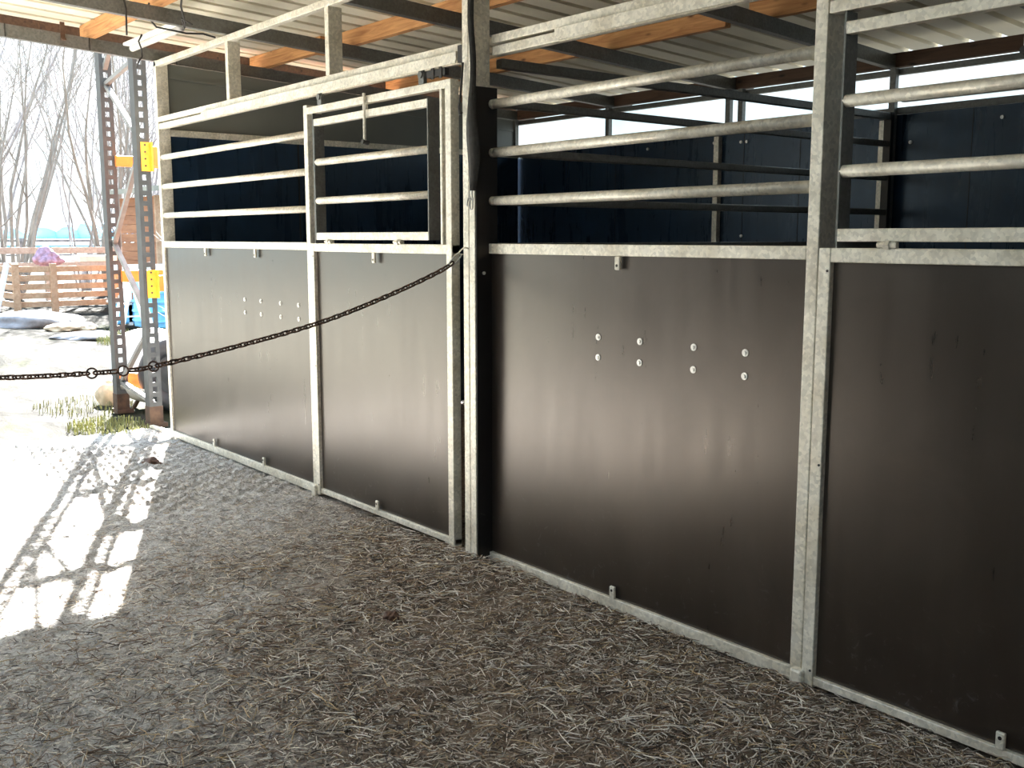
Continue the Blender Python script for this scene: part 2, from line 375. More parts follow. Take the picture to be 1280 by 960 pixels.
for za, zb in ((.0, .045), (1.341, 1.383)): MB().box(.136, .158, -.004, .036, za, zb, B_).obj('rail_end', M['galv'], FB)
for z in (1.56, 1.757, 1.954):
    MB().tube([(.135, .018, z), (.16, .018, z)], .0195, 16).obj('bar_end', M['galv'], FB, True)

def sliding_door(xa, xb, xh0, xh1, label, lt, lb, hinges, latch, stops):
    t = thing('sliding_door', ((xa + xb) / 2, 0, 0), label, 'door')
    MB().box(xa + .03, xb - .03, .008, .026, .03, 1.35).obj('panel', M['ply'] if xa < 0 else M['ply'], t)
    MB().box(xa, xb, -.006, .034, .012, .040, B_).obj('bottom_rail', M['galv'], t)
    MB().box(xa, xb, -.010, .034, 1.335, 1.378, B_).obj('mid_rail', M['galv'], t)
    s = MB().box(xa, xa + .040, -.012, .034, .002, 1.378, B_).obj('stile', M['galv'], t)
    for z in (.06, .72, 1.31): MB().tube([(xa + .032, -.0125, z), (xa + .032, -.0145, z)], .004, 8).obj('screw', M['cable'], s)
    foot = MB().box(xa - .035, xa + .012, -.030, .004, -.012, .055, .010).obj('foot_guide', M['galv'], t)
    MB().box(xb - .042, xb, -.012, .034, .002, 2.085, B_).obj('stile', M['galv'], t)
    MB().box(xa - .0, xb - .042, -.010, .030, 2.050, 2.085, B_).obj('top_rail', M['galv'], t)
    MB().box(xa + .050, xa + .056, -.006, .048, 1.378, 2.05).obj('inner_stile', M['galv_dark'], t)
    h = MB().box(xh0, xh1, -.008, .026, 1.396, 1.434, B_).box(xh0, xh1, -.008, .026, 1.985, 2.020, B_).obj('hatch_rails', M['galv'], t)
    MB().box(xh0 - .004, xh0 + .003, -.008, .052, 1.396, 2.02).box(xh1 - .003, xh1 + .004, -.008, .052, 1.396, 2.02).obj('hatch_stiles', M['galv_dark'], h)
    for z in (1.600, 1.80): MB().tube([(xh0, .010, z), (xh1, .010, z)], .0185, 16).obj('bar', M['galv'], h, True)
    for x in hinges:
        k = MB().tube([(x - .03, -.012, 1.387), (x + .03, -.012, 1.387)], .009, 10).tube([(x - .009, -.012, 1.387), (x + .009, -.012, 1.387)], .014, 6).box(x - .022, x + .022, -.012, .01, 1.375, 1.398)
        k.obj('hinge', M['galv'], t)
    for x in latch:
        k = MB().tube([(x, -.020, 2.095), (x, -.020, 1.868)], .0075, 10).box(x - .012, x + .012, -.022, -.006, 2.02, 2.04).box(x - .010, x + .010, -.022, -.008, 2.06, 2.078)
        lo = k.obj('latch_rod', M['galv'], t); MB().tube([(x, -.035, 1.868), (x, .0, 1.862)], .011, 10).obj('latch_knob', M['cable'], lo)
    for x in lt: lug(x, 1.335, False, 'lug', t, -.010)
    for x in lb: lug(x, .040, True, 'lug', t, -.008)
    for x in stops:   # roller hangers up to the track
        MB().box(x - .02, x + .02, -.012, .006, 2.085, 2.15).tube([(x, -.02, 2.125), (x, .014, 2.125)], .016, 12).obj('roller_hanger', M['galv_dark'], t)
    return t
DA = sliding_door(-1.412, -.118, -1.345, -.300, 'sliding door of the far stall, hinged barred hatch over a brown board', (-.765,), (-.78,), (-1.21, -.55), (-.815,), (-1.27, -.34))
MB().box(-.21, -.196, -.004, .03, 1.378, 2.05).obj('guard_bar', M['galv'], DA)
MB().box(-.30, -.16, -.010, .012, 2.105, 2.135).box(-.26, -.24, -.014, -.01, 2.095, 2.142).box(-.20, -.18, -.014, -.01, 2.095, 2.142).obj('roller_bracket', M['cable'], DA)
DB = sliding_door(1.752, 3.05, 1.806, 2.85, 'sliding door of the near stall, very dark board cut by the right edge', (), (2.383,), (1.975, 2.75), (2.33,), (1.9, 2.9))

# centre post: two galvanised tubes side by side with a dark board on its right flank
cp = thing('support_post', (.09, -.02, 0), 'tall double steel post between the two stall fronts, holding the chain', 'post')
MB().box(.046, .085, -.07, .012, -.02, 2.62, B_).obj('tube', M['galv'], cp)
MB().box(.088, .128, -.07, .012, -.02, 2.62, B_).obj('tube', M['galv'], cp)
MB().box(.1285, .134, -.066, .045, -.02, 2.02).obj('side_board', M['ply_side'], cp)
MB().tube([(.134, -.03, 1.26), (.140, -.03, 1.26)], .007, 10).obj('bolt', M['bolt'], cp)
MB().box(-.052, .040, .004, .08, -.01, 2.60, B_).obj('back_post', M['galv_dark'], cp)
MB().box(-.005, .048, -.055, -.01, 2.13, 2.20).obj('stop_block', M['cable'], cp)
# strap with snap hook
st = thing('hanging_strap', (.13, -.085, 1.6), 'dark strap hanging down the double post, tapering to a snap hook', 'strap')
m = MB(); pts = []
for k in range(15):
    z = 2.40 - k * (2.40 - 1.60) / 14; w = .016 + .022 * math.exp(-((z - 1.78) / .16) ** 2) * (1 if z > 1.63 else .4)
    yo = -.082 - .006 * math.sin(k * .9); pts.append((z, w, yo))
vs = []
for z, w, yo in pts: vs += [(.128 - w, yo, z), (.128, yo - .014, z), (.128 + w * 1.1, yo + .004, z), (.128, yo + .010, z)]
fs = [(i * 4 + a, i * 4 + (a + 1) % 4, i * 4 + 4 + (a + 1) % 4, i * 4 + 4 + a) for i in range(14) for a in range(4)] + [(0, 1, 2, 3), (56, 57, 58, 59)]
m.add(vs, fs); m.obj('strap', M['strap'], st, True)
m = MB().torus((.124, -.088, 1.582), .010, .0028, (0, 0, 1), (1, 0, 0), .010).torus((.129, -.088, 1.548), .010, .003, (0, 0, 1), (1, 0, .3), .014).torus((.113, -.09, 1.556), .008, .0028, (.3, 0, 1), (1, 0, 0), .012)
m.obj('snap_hook', M['zinc_link'], st, True)
# hanging wire hook above
hk = MB().tube([(.062, -.078, 2.12), (.062, -.083, 2.06), (.056, -.085, 2.0), (.045, -.085, 1.94), (.05, -.085, 1.91), (.064, -.085, 1.92)], .005, 8)
tag(hk.obj('hook', M['cable'], None, True, (.055, -.08, 2.0)), 'small dark hook on the upper face of the double post', 'hook')

# tracks and header beams
def track(x0, x1, xt0, label):
    t = thing('track_rail', ((x0 + x1) / 2, 0, 2.14), label, 'rail')
    MB().box(x0, x1, -.004, .04, 2.190, 2.224, B_).obj('upper_tube', M['galv'], t)
    MB().box(x0, x1, .0, .04, 2.143, 2.180, B_).obj('lower_tube', M['galv'], t)
    m = MB().box(xt0, x1, -.030, -.002, 2.146, 2.186, B_).box(xt0, x1, -.034, -.030, 2.138, 2.15).box(xt0, x1, -.006, -.002, 2.138, 2.146)
    m.obj('sliding_channel', M['galv'], t)
track(-3.54, -.052, -2.75, 'double steel track rail above the far stall front')
track(.158, 3.3, .573, 'double steel track rail above the near stall front')
h = MB().box(-3.58, -.052, -.004, .036, 2.560, 2.597, B_)
tag(h.obj('header_beam', M['galv'], None, False, (-1.8, 0, 2.56)), 'thin top beam under the rafters over the far stall front', 'beam')
h = MB().box(.14, 4.8, -.004, .036, 2.560, 2.597, B_)
tag(h.obj('header_beam', M['galv'], None, False, (2.4, 0, 2.56)), 'thin top beam under the rafters over the near stall front', 'beam')
for x, lab in ((-2.395, 'short upright between track rail and top beam, nearer the gable end'), (-1.19, 'short upright between track rail and top beam, nearer the double post'), (1.2, 'short upright above the near track rail, over the bolted panel'), (2.4, 'short upright above the near track rail, over the near sliding door')):
    h = MB().box(x - .02, x + .02, -.004, .075, 2.224, 2.56 + (0 if x < 0 else 0), B_)
    tag(h.obj('short_upright', M['galv'], None, False, (x, 0, 2.224)), lab, 'upright', 'short uprights above the track rails')

# ---------------------------------------------------------------- stall walls
def rl(y): return 2.60 - .054 * y          # underside of the rafters
m = MB().box(-3.582, -3.552, .08, 3.2, .0, 2.10)
struct(m.obj('wall_left', M['ply_dark']), 'black board end wall of the far stall')
wl = bpy.data.objects['wall_left']
MB().box(-3.582, -3.545, .08, 3.2, 2.10, 2.145, B_).obj('rail', M['galv'], wl)
m = MB(); m.add([(x, y, z) for x in (-3.58, -3.562) for y, z in ((.076, 2.145), (3.2, 2.145), (3.2, rl(3.2) - .005), (.076, rl(.076) - .005))],
    [(0, 1, 2, 3), (7, 6, 5, 4), (0, 4, 5, 1), (1, 5, 6, 2), (2, 6, 7, 3), (3, 7, 4, 0)])
gs = m.obj('upper_sheet', M['grey_sheet'], wl)
m = MB().bar((-3.558, .08, 2.50), (-3.558, 3.15, 2.335), .012, .016); m.obj('seam', M['grey_sheet'], wl)
MB().box(-3.56, -3.548, 1.05, 1.062, 1.40, 2.10).obj('joint', M['ply_side'], wl)
# back wall in boards
wb = MB().box(-3.58, 4.8, 3.215, 3.235, .0, 2.150).obj('wall_back', M['ply_dark']); struct(wb, 'dark board back wall of both stalls')
for x in (-2.35, -1.085, -.62, .55, 1.4, 2.6): MB().box(x - .002, x + .002, 3.213, 3.216, .05, 2.15).obj('joint', M['ply_side'], wb)
for x, z in ((-1.11, 2.07), (-1.06, 2.07), (-1.085, 1.42), (-.01, 1.97), (.17, 1.98), (.72, 2.08), (-2.0, 2.08), (-1.35, 2.08)):
    MB().tube([(x, 3.215, z), (x, 3.205, z)], .011, 10).obj('bolt', M['bolt'], wb)
br = thing('back_rails', (0, 3.2, 2.15), 'grey steel rails running over the dark back wall below the eave', 'rail')
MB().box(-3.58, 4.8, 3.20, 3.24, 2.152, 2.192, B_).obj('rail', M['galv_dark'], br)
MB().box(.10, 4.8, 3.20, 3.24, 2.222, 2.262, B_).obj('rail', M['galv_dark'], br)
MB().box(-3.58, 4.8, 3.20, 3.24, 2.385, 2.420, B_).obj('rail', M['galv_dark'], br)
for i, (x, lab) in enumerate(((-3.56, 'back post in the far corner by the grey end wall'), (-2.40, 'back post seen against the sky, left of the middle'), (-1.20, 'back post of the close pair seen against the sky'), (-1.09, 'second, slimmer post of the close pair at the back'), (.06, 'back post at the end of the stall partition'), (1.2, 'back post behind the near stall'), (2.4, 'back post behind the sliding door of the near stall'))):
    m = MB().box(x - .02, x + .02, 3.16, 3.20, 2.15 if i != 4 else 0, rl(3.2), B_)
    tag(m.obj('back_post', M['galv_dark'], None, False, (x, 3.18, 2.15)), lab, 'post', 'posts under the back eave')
for x, lab in ((-1.30, 'pale galvanised upright on the back wall of the far stall'), (.0, 'pale galvanised upright in the corner beside the stall partition')):
    m = MB().box(x - .022, x + .022, 3.17, 3.2135, .0, 2.12, B_); tag(m.obj('wall_upright', M['galv'], None, False, (x, 3.2, 0)), lab, 'upright', 'pale uprights on the back wall')
# partition between the two stalls
pt = thing('stall_partition', (.07, 1.6, 0), 'barred partition running back between the two stalls', 'partition')
MB().box(.055, .075, .11, 3.13, .03, 1.34).obj('panel', M['ply_dark'], pt)
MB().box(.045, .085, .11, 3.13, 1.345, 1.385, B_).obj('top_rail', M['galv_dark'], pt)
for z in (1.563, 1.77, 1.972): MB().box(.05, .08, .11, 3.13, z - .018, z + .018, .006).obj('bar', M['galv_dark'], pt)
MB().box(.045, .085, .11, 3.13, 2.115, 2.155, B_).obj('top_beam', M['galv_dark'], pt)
MB().box(.04, .09, 3.12, 3.155, .0, 2.16, B_).obj('end_post', M['ply_side'], pt)

# ---------------------------------------------------------------- roof
YF = -3.35
RX = [(-3.6, 'grey steel rafter along the left gable edge, above the open yard'), (-2.40, 'grey steel rafter, second from the gable edge'), (-1.20, 'grey steel rafter, third from the gable edge'), (.02, 'grey steel rafter above the double post'), (1.22, 'grey steel rafter above the bolted panel'), (2.42, 'grey steel rafter above the near sliding door'), (3.62, 'grey steel rafter nearest overhead, over the end of the near stall')]
for x, lab in RX:
    t = thing('roof_rafter', (x, -.6, rl(-.6)), lab, 'rafter', 'grey steel roof rafters')
    w = .045 if x > -3.5 else .04
    m = MB(); H = .08
    m.add([(xx, y, rl(y) + dz) for xx in (x - w / 2, x + w / 2) for y, dz in ((YF, 0), (3.42, 0), (3.42, H), (YF, H))],
          [(0, 1, 2, 3), (7, 6, 5, 4), (0, 4, 5, 1), (1, 5, 6, 2), (2, 6, 7, 3), (3, 7, 4, 0)])
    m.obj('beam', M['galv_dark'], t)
    if x < -3.5:
        for y in (-.93, -.42, .16): MB().box(x + .0225, x + .025, y - .003, y + .003, rl(y), rl(y) + .08).obj('joint', M['cable'], t)
        b = MB().box(x + .022, x + .030, -.60, -.572, rl(-.58) + .045, rl(-.58) + .15).box(x + .022, x + .055, -.60, -.572, rl(-.58) + .035, rl(-.58) + .045); b.obj('bracket', M['timber_dark'], t)
PY = [(-2.95, 'timber purlin nearest the front eave'), (-1.60, 'timber purlin over the middle of the aisle'), (-.40, 'orange timber purlin just in front of the stall fronts'), (.83, 'orange timber purlin just behind the stall fronts'), (2.02, 'orange timber purlin over the middle of the stalls'), (3.24, 'dark timber purlin along the back eave')]
for y, lab in PY:
    t = thing('roof_purlin', (0, y, rl(y) + .08), lab, 'purlin', 'timber roof purlins')
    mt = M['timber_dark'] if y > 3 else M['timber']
    z0 = rl(y) + .081; hh = .10
    cuts = [(-3.80, -.28, 0), (-.12, 4.9, .0)] if abs(y - 2.02) < .1 else [(-3.75, 4.9, 0)]
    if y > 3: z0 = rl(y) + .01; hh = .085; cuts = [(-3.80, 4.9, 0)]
    if abs(y - .83) < .1: cuts = [(-3.80, -2.72, .0), (-2.86, 4.9, .052)]
    for a, b, dy in cuts: MB().box(a, b, y - .025 + dy, y + .025 + dy, z0, z0 + hh, .003).obj('timber', mt, t)
# corrugated roofing: profiled sheet with ribs running down the slope
def roof():
    p = .2; prof = []; x = -3.86
    while x < 5.0:
        prof += [(x, 0), (x + .145, 0), (x + .152, .040), (x + .193, .040)]; x += p
    vs = []; fs = []; ny = 14; n = len(prof)
    for j in range(ny):
        y = YF - .15 + (3.62 - YF + .15) * j / (ny - 1)
        for (x, z) in prof: vs.append((x, y, rl(y) + .183 + z))
    for j in range(ny - 1):
        for i in range(n - 1): fs.append((j * n + i, j * n + i + 1, (j + 1) * n + i + 1, (j + 1) * n + i))
    o = MB().add(vs, fs).obj('ceiling', M['sheet']); md = o.modifiers.new('t', 'SOLIDIFY'); md.thickness = .003; md.offset = 1
    return o
struct(roof(), 'cream corrugated roof sheets')
ft = MB(); ft.add([(xx, y, rl(y) + dz) for xx in (-3.86, -3.82) for y, dz in ((YF, .098), (3.4, .098), (3.4, .224), (YF, .224))], [(0, 1, 2, 3), (7, 6, 5, 4), (0, 4, 5, 1), (1, 5, 6, 2), (2, 6, 7, 3), (3, 7, 4, 0)])
struct(ft.obj('trim_1', M['timber_dark']), 'dark timber verge board on the gable edge')
# lamp and loose wires by the gable end
lm = thing('batten_lamp', (-2.85, -.24, 2.6), 'white plastic batten lamp under the roof near the gable end', 'lamp')
MB().box(-3.30, -2.42, -.30, -.20, 2.628, 2.648, .006).obj('tray', M['white'], lm)
MB().tube([(-3.27, -.25, 2.612), (-2.45, -.25, 2.612)], .020, 14).obj('diffuser', M['dirtywhite'], lm, True)
def wire(pts, label):
    o = MB().tube(pts, .0055, 6).obj('loose_wire', M['cable'], None, True, pts[0]); tag(o, label, 'wire'); return o
wire([(-2.95, -.30, 2.645), (-2.93, -.33, 2.60), (-2.97, -.30, 2.56), (-3.05, -.27, 2.53), (-3.02, -.30, 2.50), (-3.10, -.29, 2.47)], 'twisted dark wire hanging below the white lamp')
wire([(-2.40, -.45, 2.72), (-2.42, -.47, 2.66), (-2.44, -.40, 2.60), (-2.40, -.32, 2.585), (-2.46, -.22, 2.59), (-2.40, -.14, 2.588), (-2.44, -.05, 2.584)], 'dark wire draped along the second rafter')
wire([(-1.95, -.44, 2.69), (-2.02, -.42, 2.64), (-2.12, -.36, 2.58), (-2.20, -.33, 2.565), (-2.12, -.38, 2.60), (-2.05, -.35, 2.56)], 'kinked dark wire dangling right of the white lamp')
wire([(-2.36, -.62, 2.78), (-2.35, -.60, 2.66), (-2.36, -.60, 2.52)], 'short straight wire hanging past the second rafter')

wr = MB().box(4.90, 4.94, -3.62, 3.2, -.02, 2.62).obj('wall_right_added', M['ply_side']); struct(wr, 'unseen dark wall added on the right to block light')  # unseen wall added to keep side light off the post flanks
ws = MB().box(3.52, 3.56, .09, 3.2, -.02, 2.2).obj('trim_2', M['ply_dark']); struct(ws, 'dark side board of the near stall')
# unseen opposite side added, placed and sized for the boards' reflections and skylight
wf = MB().box(-3.58, 4.9, -3.66, -3.62, -.02, 1.95).obj('wall_front_added', M['ply_side']); struct(wf, 'unseen dark opposite side of the aisle, added to shape the light')

# ---------------------------------------------------------------- chain across the aisle
path = [(.050, -.075, 1.345), (.031, -.09, 1.325), (-.004, -.15, 1.270), (-.071, -.394, 1.162), (-.134, -.659, 1.068), (-.209, -.972, .989), (-.285, -1.289, .924), (-.308, -1.384, .914), (-.33, -1.476, .911), (-.371, -1.645, .909), (-.407, -1.797, .912), (-.46, -2.02, .925), (-.52, -2.28, .965), (-.60, -2.60, 1.04), (-.70, -3.02, 1.17), (-.79, -3.40, 1.33)]
pp = [V(p) for p in path]
def catmull(P, n=40):
    out = []
    for i in range(len(P) - 1):
        a = P[max(i - 1, 0)]; b = P[i]; c = P[i + 1]; d = P[min(i + 2, len(P) - 1)]
        for k in range(n):
            t = k / n; out.append(.5 * ((2 * b) + (c - a) * t + (2 * a - 5 * b + 4 * c - d) * t * t + (3 * b - a - 3 * c + d) * t ** 3))
    out.append(P[-1]); return out
dense = catmull(pp); cum = [0]
for i in range(1, len(dense)): cum.append(cum[-1] + (dense[i] - dense[i - 1]).length)
def at(s):
    import bisect
    i = min(max(bisect.bisect_left(cum, s), 1), len(cum) - 1); f = (s - cum[i - 1]) / max(cum[i] - cum[i - 1], 1e-9)
    return dense[i - 1].lerp(dense[i], f), (dense[i] - dense[i - 1]).normalized()
ch = thing('barrier_chain', (.03, -.09, 1.34), 'rusty barrier chain sagging across the aisle from the double post', 'chain')
m = MB(); pitch = .0245; s = .075; k = 0; rings = []
ringpts = [(-.285, -1.289), (-.308, -1.384), (-.33, -1.476)]
ring_s = [min(cum, key=lambda q: abs(at(q)[0].x - rx) + abs(at(q)[0].y - ry)) for rx, ry in ((-.285, -1.289), (-.312, -1.395), (-.338, -1.500))]
while s < cum[-1] - .01:
    if not any(abs(s - q) < .020 for q in ring_s):
        p, t = at(s); side = t.cross(V((0, 0, 1))).normalized(); up = side.cross(t)
        a = math.radians(35 + (90 if k % 2 else 0) + 10 * math.sin(k * .37)); ay = side * math.cos(a) + up * math.sin(a)
        m.torus(p, .0088, .0038, t, ay, .0090, 14, 6)
    s += pitch; k += 1
m.obj('links', M['rust'], ch, True)
for i, q in enumerate(ring_s):
    p, t = at(q); side = t.cross(V((0, 0, 1))).normalized(); up = side.cross(t)
    MB().torus(p, .0185, .0034, t, (up + side * .25), .0, 24, 8).obj('ring', M['rust'], ch, True)
p, t = at(.045); side = t.cross(V((0, 0, 1))).normalized(); up = side.cross(t)
MB().torus(p, .011, .003, t, up, .022, 16, 8).obj('snap_hook', M['zinc_link'], ch, True)
MB().torus((.060, -.078, 1.352), .014, .003, (1, 0, .6), (0, -1, .3), .012, 16, 8).obj('eye', M['galv'], ch, True)
# post that carries the far end of the chain (outside the frame)
tag(MB().box(-.84, -.76, -3.46, -3.38, -.03, rl(-3.4), B_).obj('aisle_post', M['galv'], None, False, (-.8, -3.42, 0)), 'steel post across the aisle holding the other end of the chain', 'post')

# ---------------------------------------------------------------- pallet racking outside
def upright(x, y, h, par, rustfoot):
    w, d, tk = .095, .095, .004; x0, x1, y0, y1 = x - w, x, y, y + d
    m = MB(); m.box(x0, x1 - tk, y0, y0 + tk, 0, h).box(x0, x1 - tk, y1 - tk, y1, 0, h)
    cy0, cy1 = y0 + .029, y1 - .029
    m.box(x1 - tk, x1, y0, cy0, 0, h).box(x1 - tk, x1, cy1, y1, 0, h)
    z = 0.10; m.box(x1 - tk, x1, cy0, cy1, 0, .10)
    while z + .075 < h:
        m.box(x1 - tk, x1, cy0, cy1, z + .040, z + .075); z += .075
    m.box(x1 - tk, x1, cy0, cy1, z, h)
    up = m.obj('upright', M['rack'], par)
    f = MB().box(x0 - .02, x1 + .02, y0 - .01, y1 + .03, -.02, .012).box(x0 - .003, x1 + .003, y0 - .003, y1 + .003, .0, .14); f.obj('foot', M['rack_rust'], up)
    return up
rk = thing('rack_frame', (-4.5, .09, 0), 'grey perforated racking frame standing at the yard edge beside the stalls', 'rack')
HR = 3.5
upright(-4.885, .055, HR, rk, True); upright(-4.085, .035, HR, rk, True)
for a, b in (((2.60, 0), (2.70, 1)), ((2.60, 0), (2.13, 1)), ((1.35, 0), (2.05, 1)), ((1.37, 0), (.82, 1)), ((.24, 0), (.72, 1)), ((.24, 0), (.16, 1)), ((2.72, 0), (3.35, 1))):
    (za, _), (zb, _) = a, b
    MB().bar((-4.89, .10, za), (-4.165, .085, zb), .034, .030).obj('brace', M['brace'], rk)
def rack_beam(x, z, h, label, L=2.7, conn=True, m1='orange', y0=.09):
    t = thing('rack_beam', (x + .03, y0, z), label, 'beam', 'orange racking beams')
    MB().box(x + .006, x + .05, y0 + .045, y0 + L, z - h / 2, z + h / 2, .006).obj('beam', M[m1], t)
    if not conn: return t
    c = MB().box(x + .002, x + .010, y0 - .03, y0 + .045, z - .11, z + .10, .002).box(x + .010, x + .05, y0 + .035, y0 + .045, z - .11, z + .10)
    co = c.obj('connector', M['yellow'], t)
    for dz in (-.07, -.02, .03, .08): MB().tube([(x + .010, y0, z + dz), (x + .013, y0, z + dz)], .007, 8).obj('rivet', M['cable'], co)
rack_beam(-4.885, 2.01, .085, 'upper orange racking beam on the left, farther upright', conn=False)
rack_beam(-4.885, 1.10, .095, 'lower orange racking beam on the left, farther upright', conn=False)
rack_beam(-4.085, 2.00, .14, 'upper orange racking beam on the right, nearer upright')
rack_beam(-4.085, 1.07, .12, 'lower orange racking beam on the right, nearer upright')
rack_beam(-4.885, 3.06, .07, 'topmost orange racking beam on the farther upright', conn=False)
# beams rest on a second frame behind the end wall
rk2 = thing('rack_frame', (-4.5, 2.8, 0), 'second grey racking frame hidden behind the end wall', 'rack')
upright(-4.885, 2.78, HR, rk2, True); upright(-4.085, 2.78, HR, rk2, True)
MB().bar((-4.89, 2.82, 1.0), (-4.165, 2.82, 1.8), .03, .022).obj('brace', M['brace'], rk2)
# orange tray barrow between the uprights
bw = thing('tray', (-5.35, .45, .0), 'tilted shallow trough with an orange rusty inside lying by the racking foot', 'tray')
m = MB(); cx_, cy_, cz_ = -5.02, .42, .14; nn = 28; rings_ = []
tilt = Matrix.Rotation(math.radians(16), 4, V((-.63, .77, 0)))
def tr(p): return V((cx_, cy_, cz_)) + tilt @ V(p)
prof = [(.0, -.07), (.6, -.065), (.88, -.02), (1.0, .05), (1.03, .052), (1.04, .035), (.92, -.05), (.62, -.09), (0, -.095)]
vs = []; fs = []
for r_, z_ in prof:
    for k in range(nn): th = 2 * math.pi * k / nn; vs.append(tr((.24 * r_ * math.cos(th), .36 * r_ * math.sin(th), z_)))
for i in range(len(prof) - 1):
    for k in range(nn): fs.append((i * nn + k, i * nn + (k + 1) % nn, (i + 1) * nn + (k + 1) % nn, (i + 1) * nn + k))
mi = [0 if i // nn < 3 else 1 for i in range(len(fs))]
m.add(vs, fs); m.mi = mi; m.obj('bowl', [M['orange_rust'] if 'orange_rust' in M else simple('orange rust', (.60, .20, .04), .8, 0, .3, 10), M['dirtywhite']], bw, True)
for p, q in (((-5.12, .26, -.03), (-5.08, .32, .09)), ((-4.92, .46, -.03), (-4.94, .44, .09)), ((-5.08, .62, -.03), (-5.06, .56, .06))):
    MB().tube([p, q], .018, 10).obj('leg', M['rack_rust'], bw)
m = MB().box(-5.6, -5.1, .78, .90, -.03, .20, .01); tag(m.obj('timber_block', M['crate'], None, False, (-5.35, .84, 0)), 'short timber block lying behind the orange trough', 'timber')
# black round tub on edge at the corner
tb = thing('tyre', (-4.72, .50, .0), 'dark grey tyre leaning upright behind the nearer racking foot', 'tyre')
m = MB(); R1, r1 = .24, .075; c0 = V((-4.72, .50, R1 + r1 - .03)); ax = V((.50, .85, 0)).normalized(); az = V((0, 0, 1))
m.torus(c0, R1, r1, ax, az, 0, 40, 14); m.obj('tread', M['rubber'], tb, True)
h = MB(); n_ = ax.cross(az); h.tube([c0 - n_ * .03, c0 + n_ * .03], .175, 32).tube([c0 + n_ * .03, c0 + n_ * .05], [.12, .05], 24); h.obj('hub', M['rubber'], tb)
# metal threshold strip at the yard edge
tag(MB().bar((-4.03, .02, .004), (-3.60, .04, .004), .035, .016).obj('threshold_strip', M['galv'], None, False, (-3.8, .03, 0)), 'pale metal edging strip on the ground at the corner post', 'strip')

# ---------------------------------------------------------------- yard things
def lump(name, c, r, mat, label, cat, seed, amp=.18, sub=4, power=1.0):
    bm = bmesh.new(); bmesh.ops.create_icosphere(bm, subdivisions=sub, radius=1); rr = np.random.default_rng(seed)
    ph = rr.random((6, 4)) * 6
    for q in bm.verts:
        n = q.co.copy(); d = sum(math.sin(n.x * (2 + i * 1.7) + ph[i][0]) * math.sin(n.y * (2 + i * 1.5) + ph[i][1]) * math.sin(n.z * (2 + i) + ph[i][2]) / (1 + i * .5) for i in range(6))
        q.co = n * (1 + amp * d)
    vs = [V((c[0] + q.co.x * r[0], c[1] + q.co.y * r[1], c[2] + q.co.z * r[2])) for q in bm.verts]
    m = MB().add(vs, [[q.index for q in f.verts] for f in bm.faces]); bm.free()
    return tag(m.obj(name, mat, None, True, (c[0], c[1], 0)), label, cat)
lump('big_bag', (-6.6, .95, .18), (.55, .36, .33), M['white'], 'large bright white sack lying behind the racking feet', 'sack', 3, .08)
lump('big_bag', (-7.1, 1.75, .20), (.40, .34, .32), M['white'], 'white sack half hidden by the stall corner post', 'sack', 4, .08)
lump('stone', (-5.42, .20, .06), (.11, .14, .14), M['tan_hay'], 'pale rounded boulder left of the farther racking foot', 'boulder', 5, .15)
lump('hay_heap', (-14.6, 1.75, .0), (.8, .9, .20), M['hay'], 'low grey heap in front of the slatted crates', 'heap', 6)
lump('hay_heap', (-13.3, 2.1, .0), (.3, .36, .09), M['tan_hay'], 'small tan heap right of the grey heap', 'heap', 7)
lump('hay_heap', (-16.0, .35, .0), (.5, .5, .18), M['hay'], 'small grey heap at the left edge of the picture', 'heap', 8)
lump('hay_heap', (-11.9, 1.95, -.02), (.35, .45, .07), M['hay'], 'flat dark heap just left of the farther racking upright', 'heap', 18)
# grass tufts at the racking feet
def grass(name, c, n, R, h, seed, label, ms):
    r = np.random.default_rng(seed); m = MB()
    for i in range(n):
        a = r.random() * 6.28; d = R * math.sqrt(r.random()); x = c[0] + math.cos(a) * d * 1.3; y = c[1] + math.sin(a) * d; l = h * (.4 + r.random()); b = r.random() * 6.28; w = .004
        tip = V((x + math.cos(b) * l * .5, y + math.sin(b) * l * .5, l)); mid = V((x + math.cos(b) * l * .15, y + math.sin(b) * l * .15, l * .6)); s_ = V((-math.sin(b), math.cos(b), 0)) * w
        base = V((x, y, -.03)); m.add([base - s_, base + s_, mid + s_ * .8, mid - s_ * .8, tip], [(0, 1, 2, 3), (3, 2, 4)])
    o = m.obj(name, ms, None, False, (c[0], c[1], 0)); tag(o, label, 'grass', kind='stuff')
grass('grass_tuft', (-4.30, -.20), 520, .30, .022, 1, 'short yellow green grass round the racking feet', M['grass'])
grass('grass_patch', (-5.4, -.05), 160, .4, .025, 2, 'short green grass left of the racking frame', M['grass'])
grass('grass_clump', (-10.6, 2.2), 700, .5, .12, 3, 'bright green grass tuft near the ladder', M['grass'])

lump('dung_clod', (.435, -.70, .006), (.032, .026, .018), M['timber_dark'], 'small dark brown clod lying alone on the straw in the middle of the aisle', 'clod', 21, .3)
lump('dung_clod', (-2.75, -.45, .006), (.075, .05, .022), M['timber_dark'], 'small brown tangle of hay on the floor near the far corner post', 'clod', 22, .4)
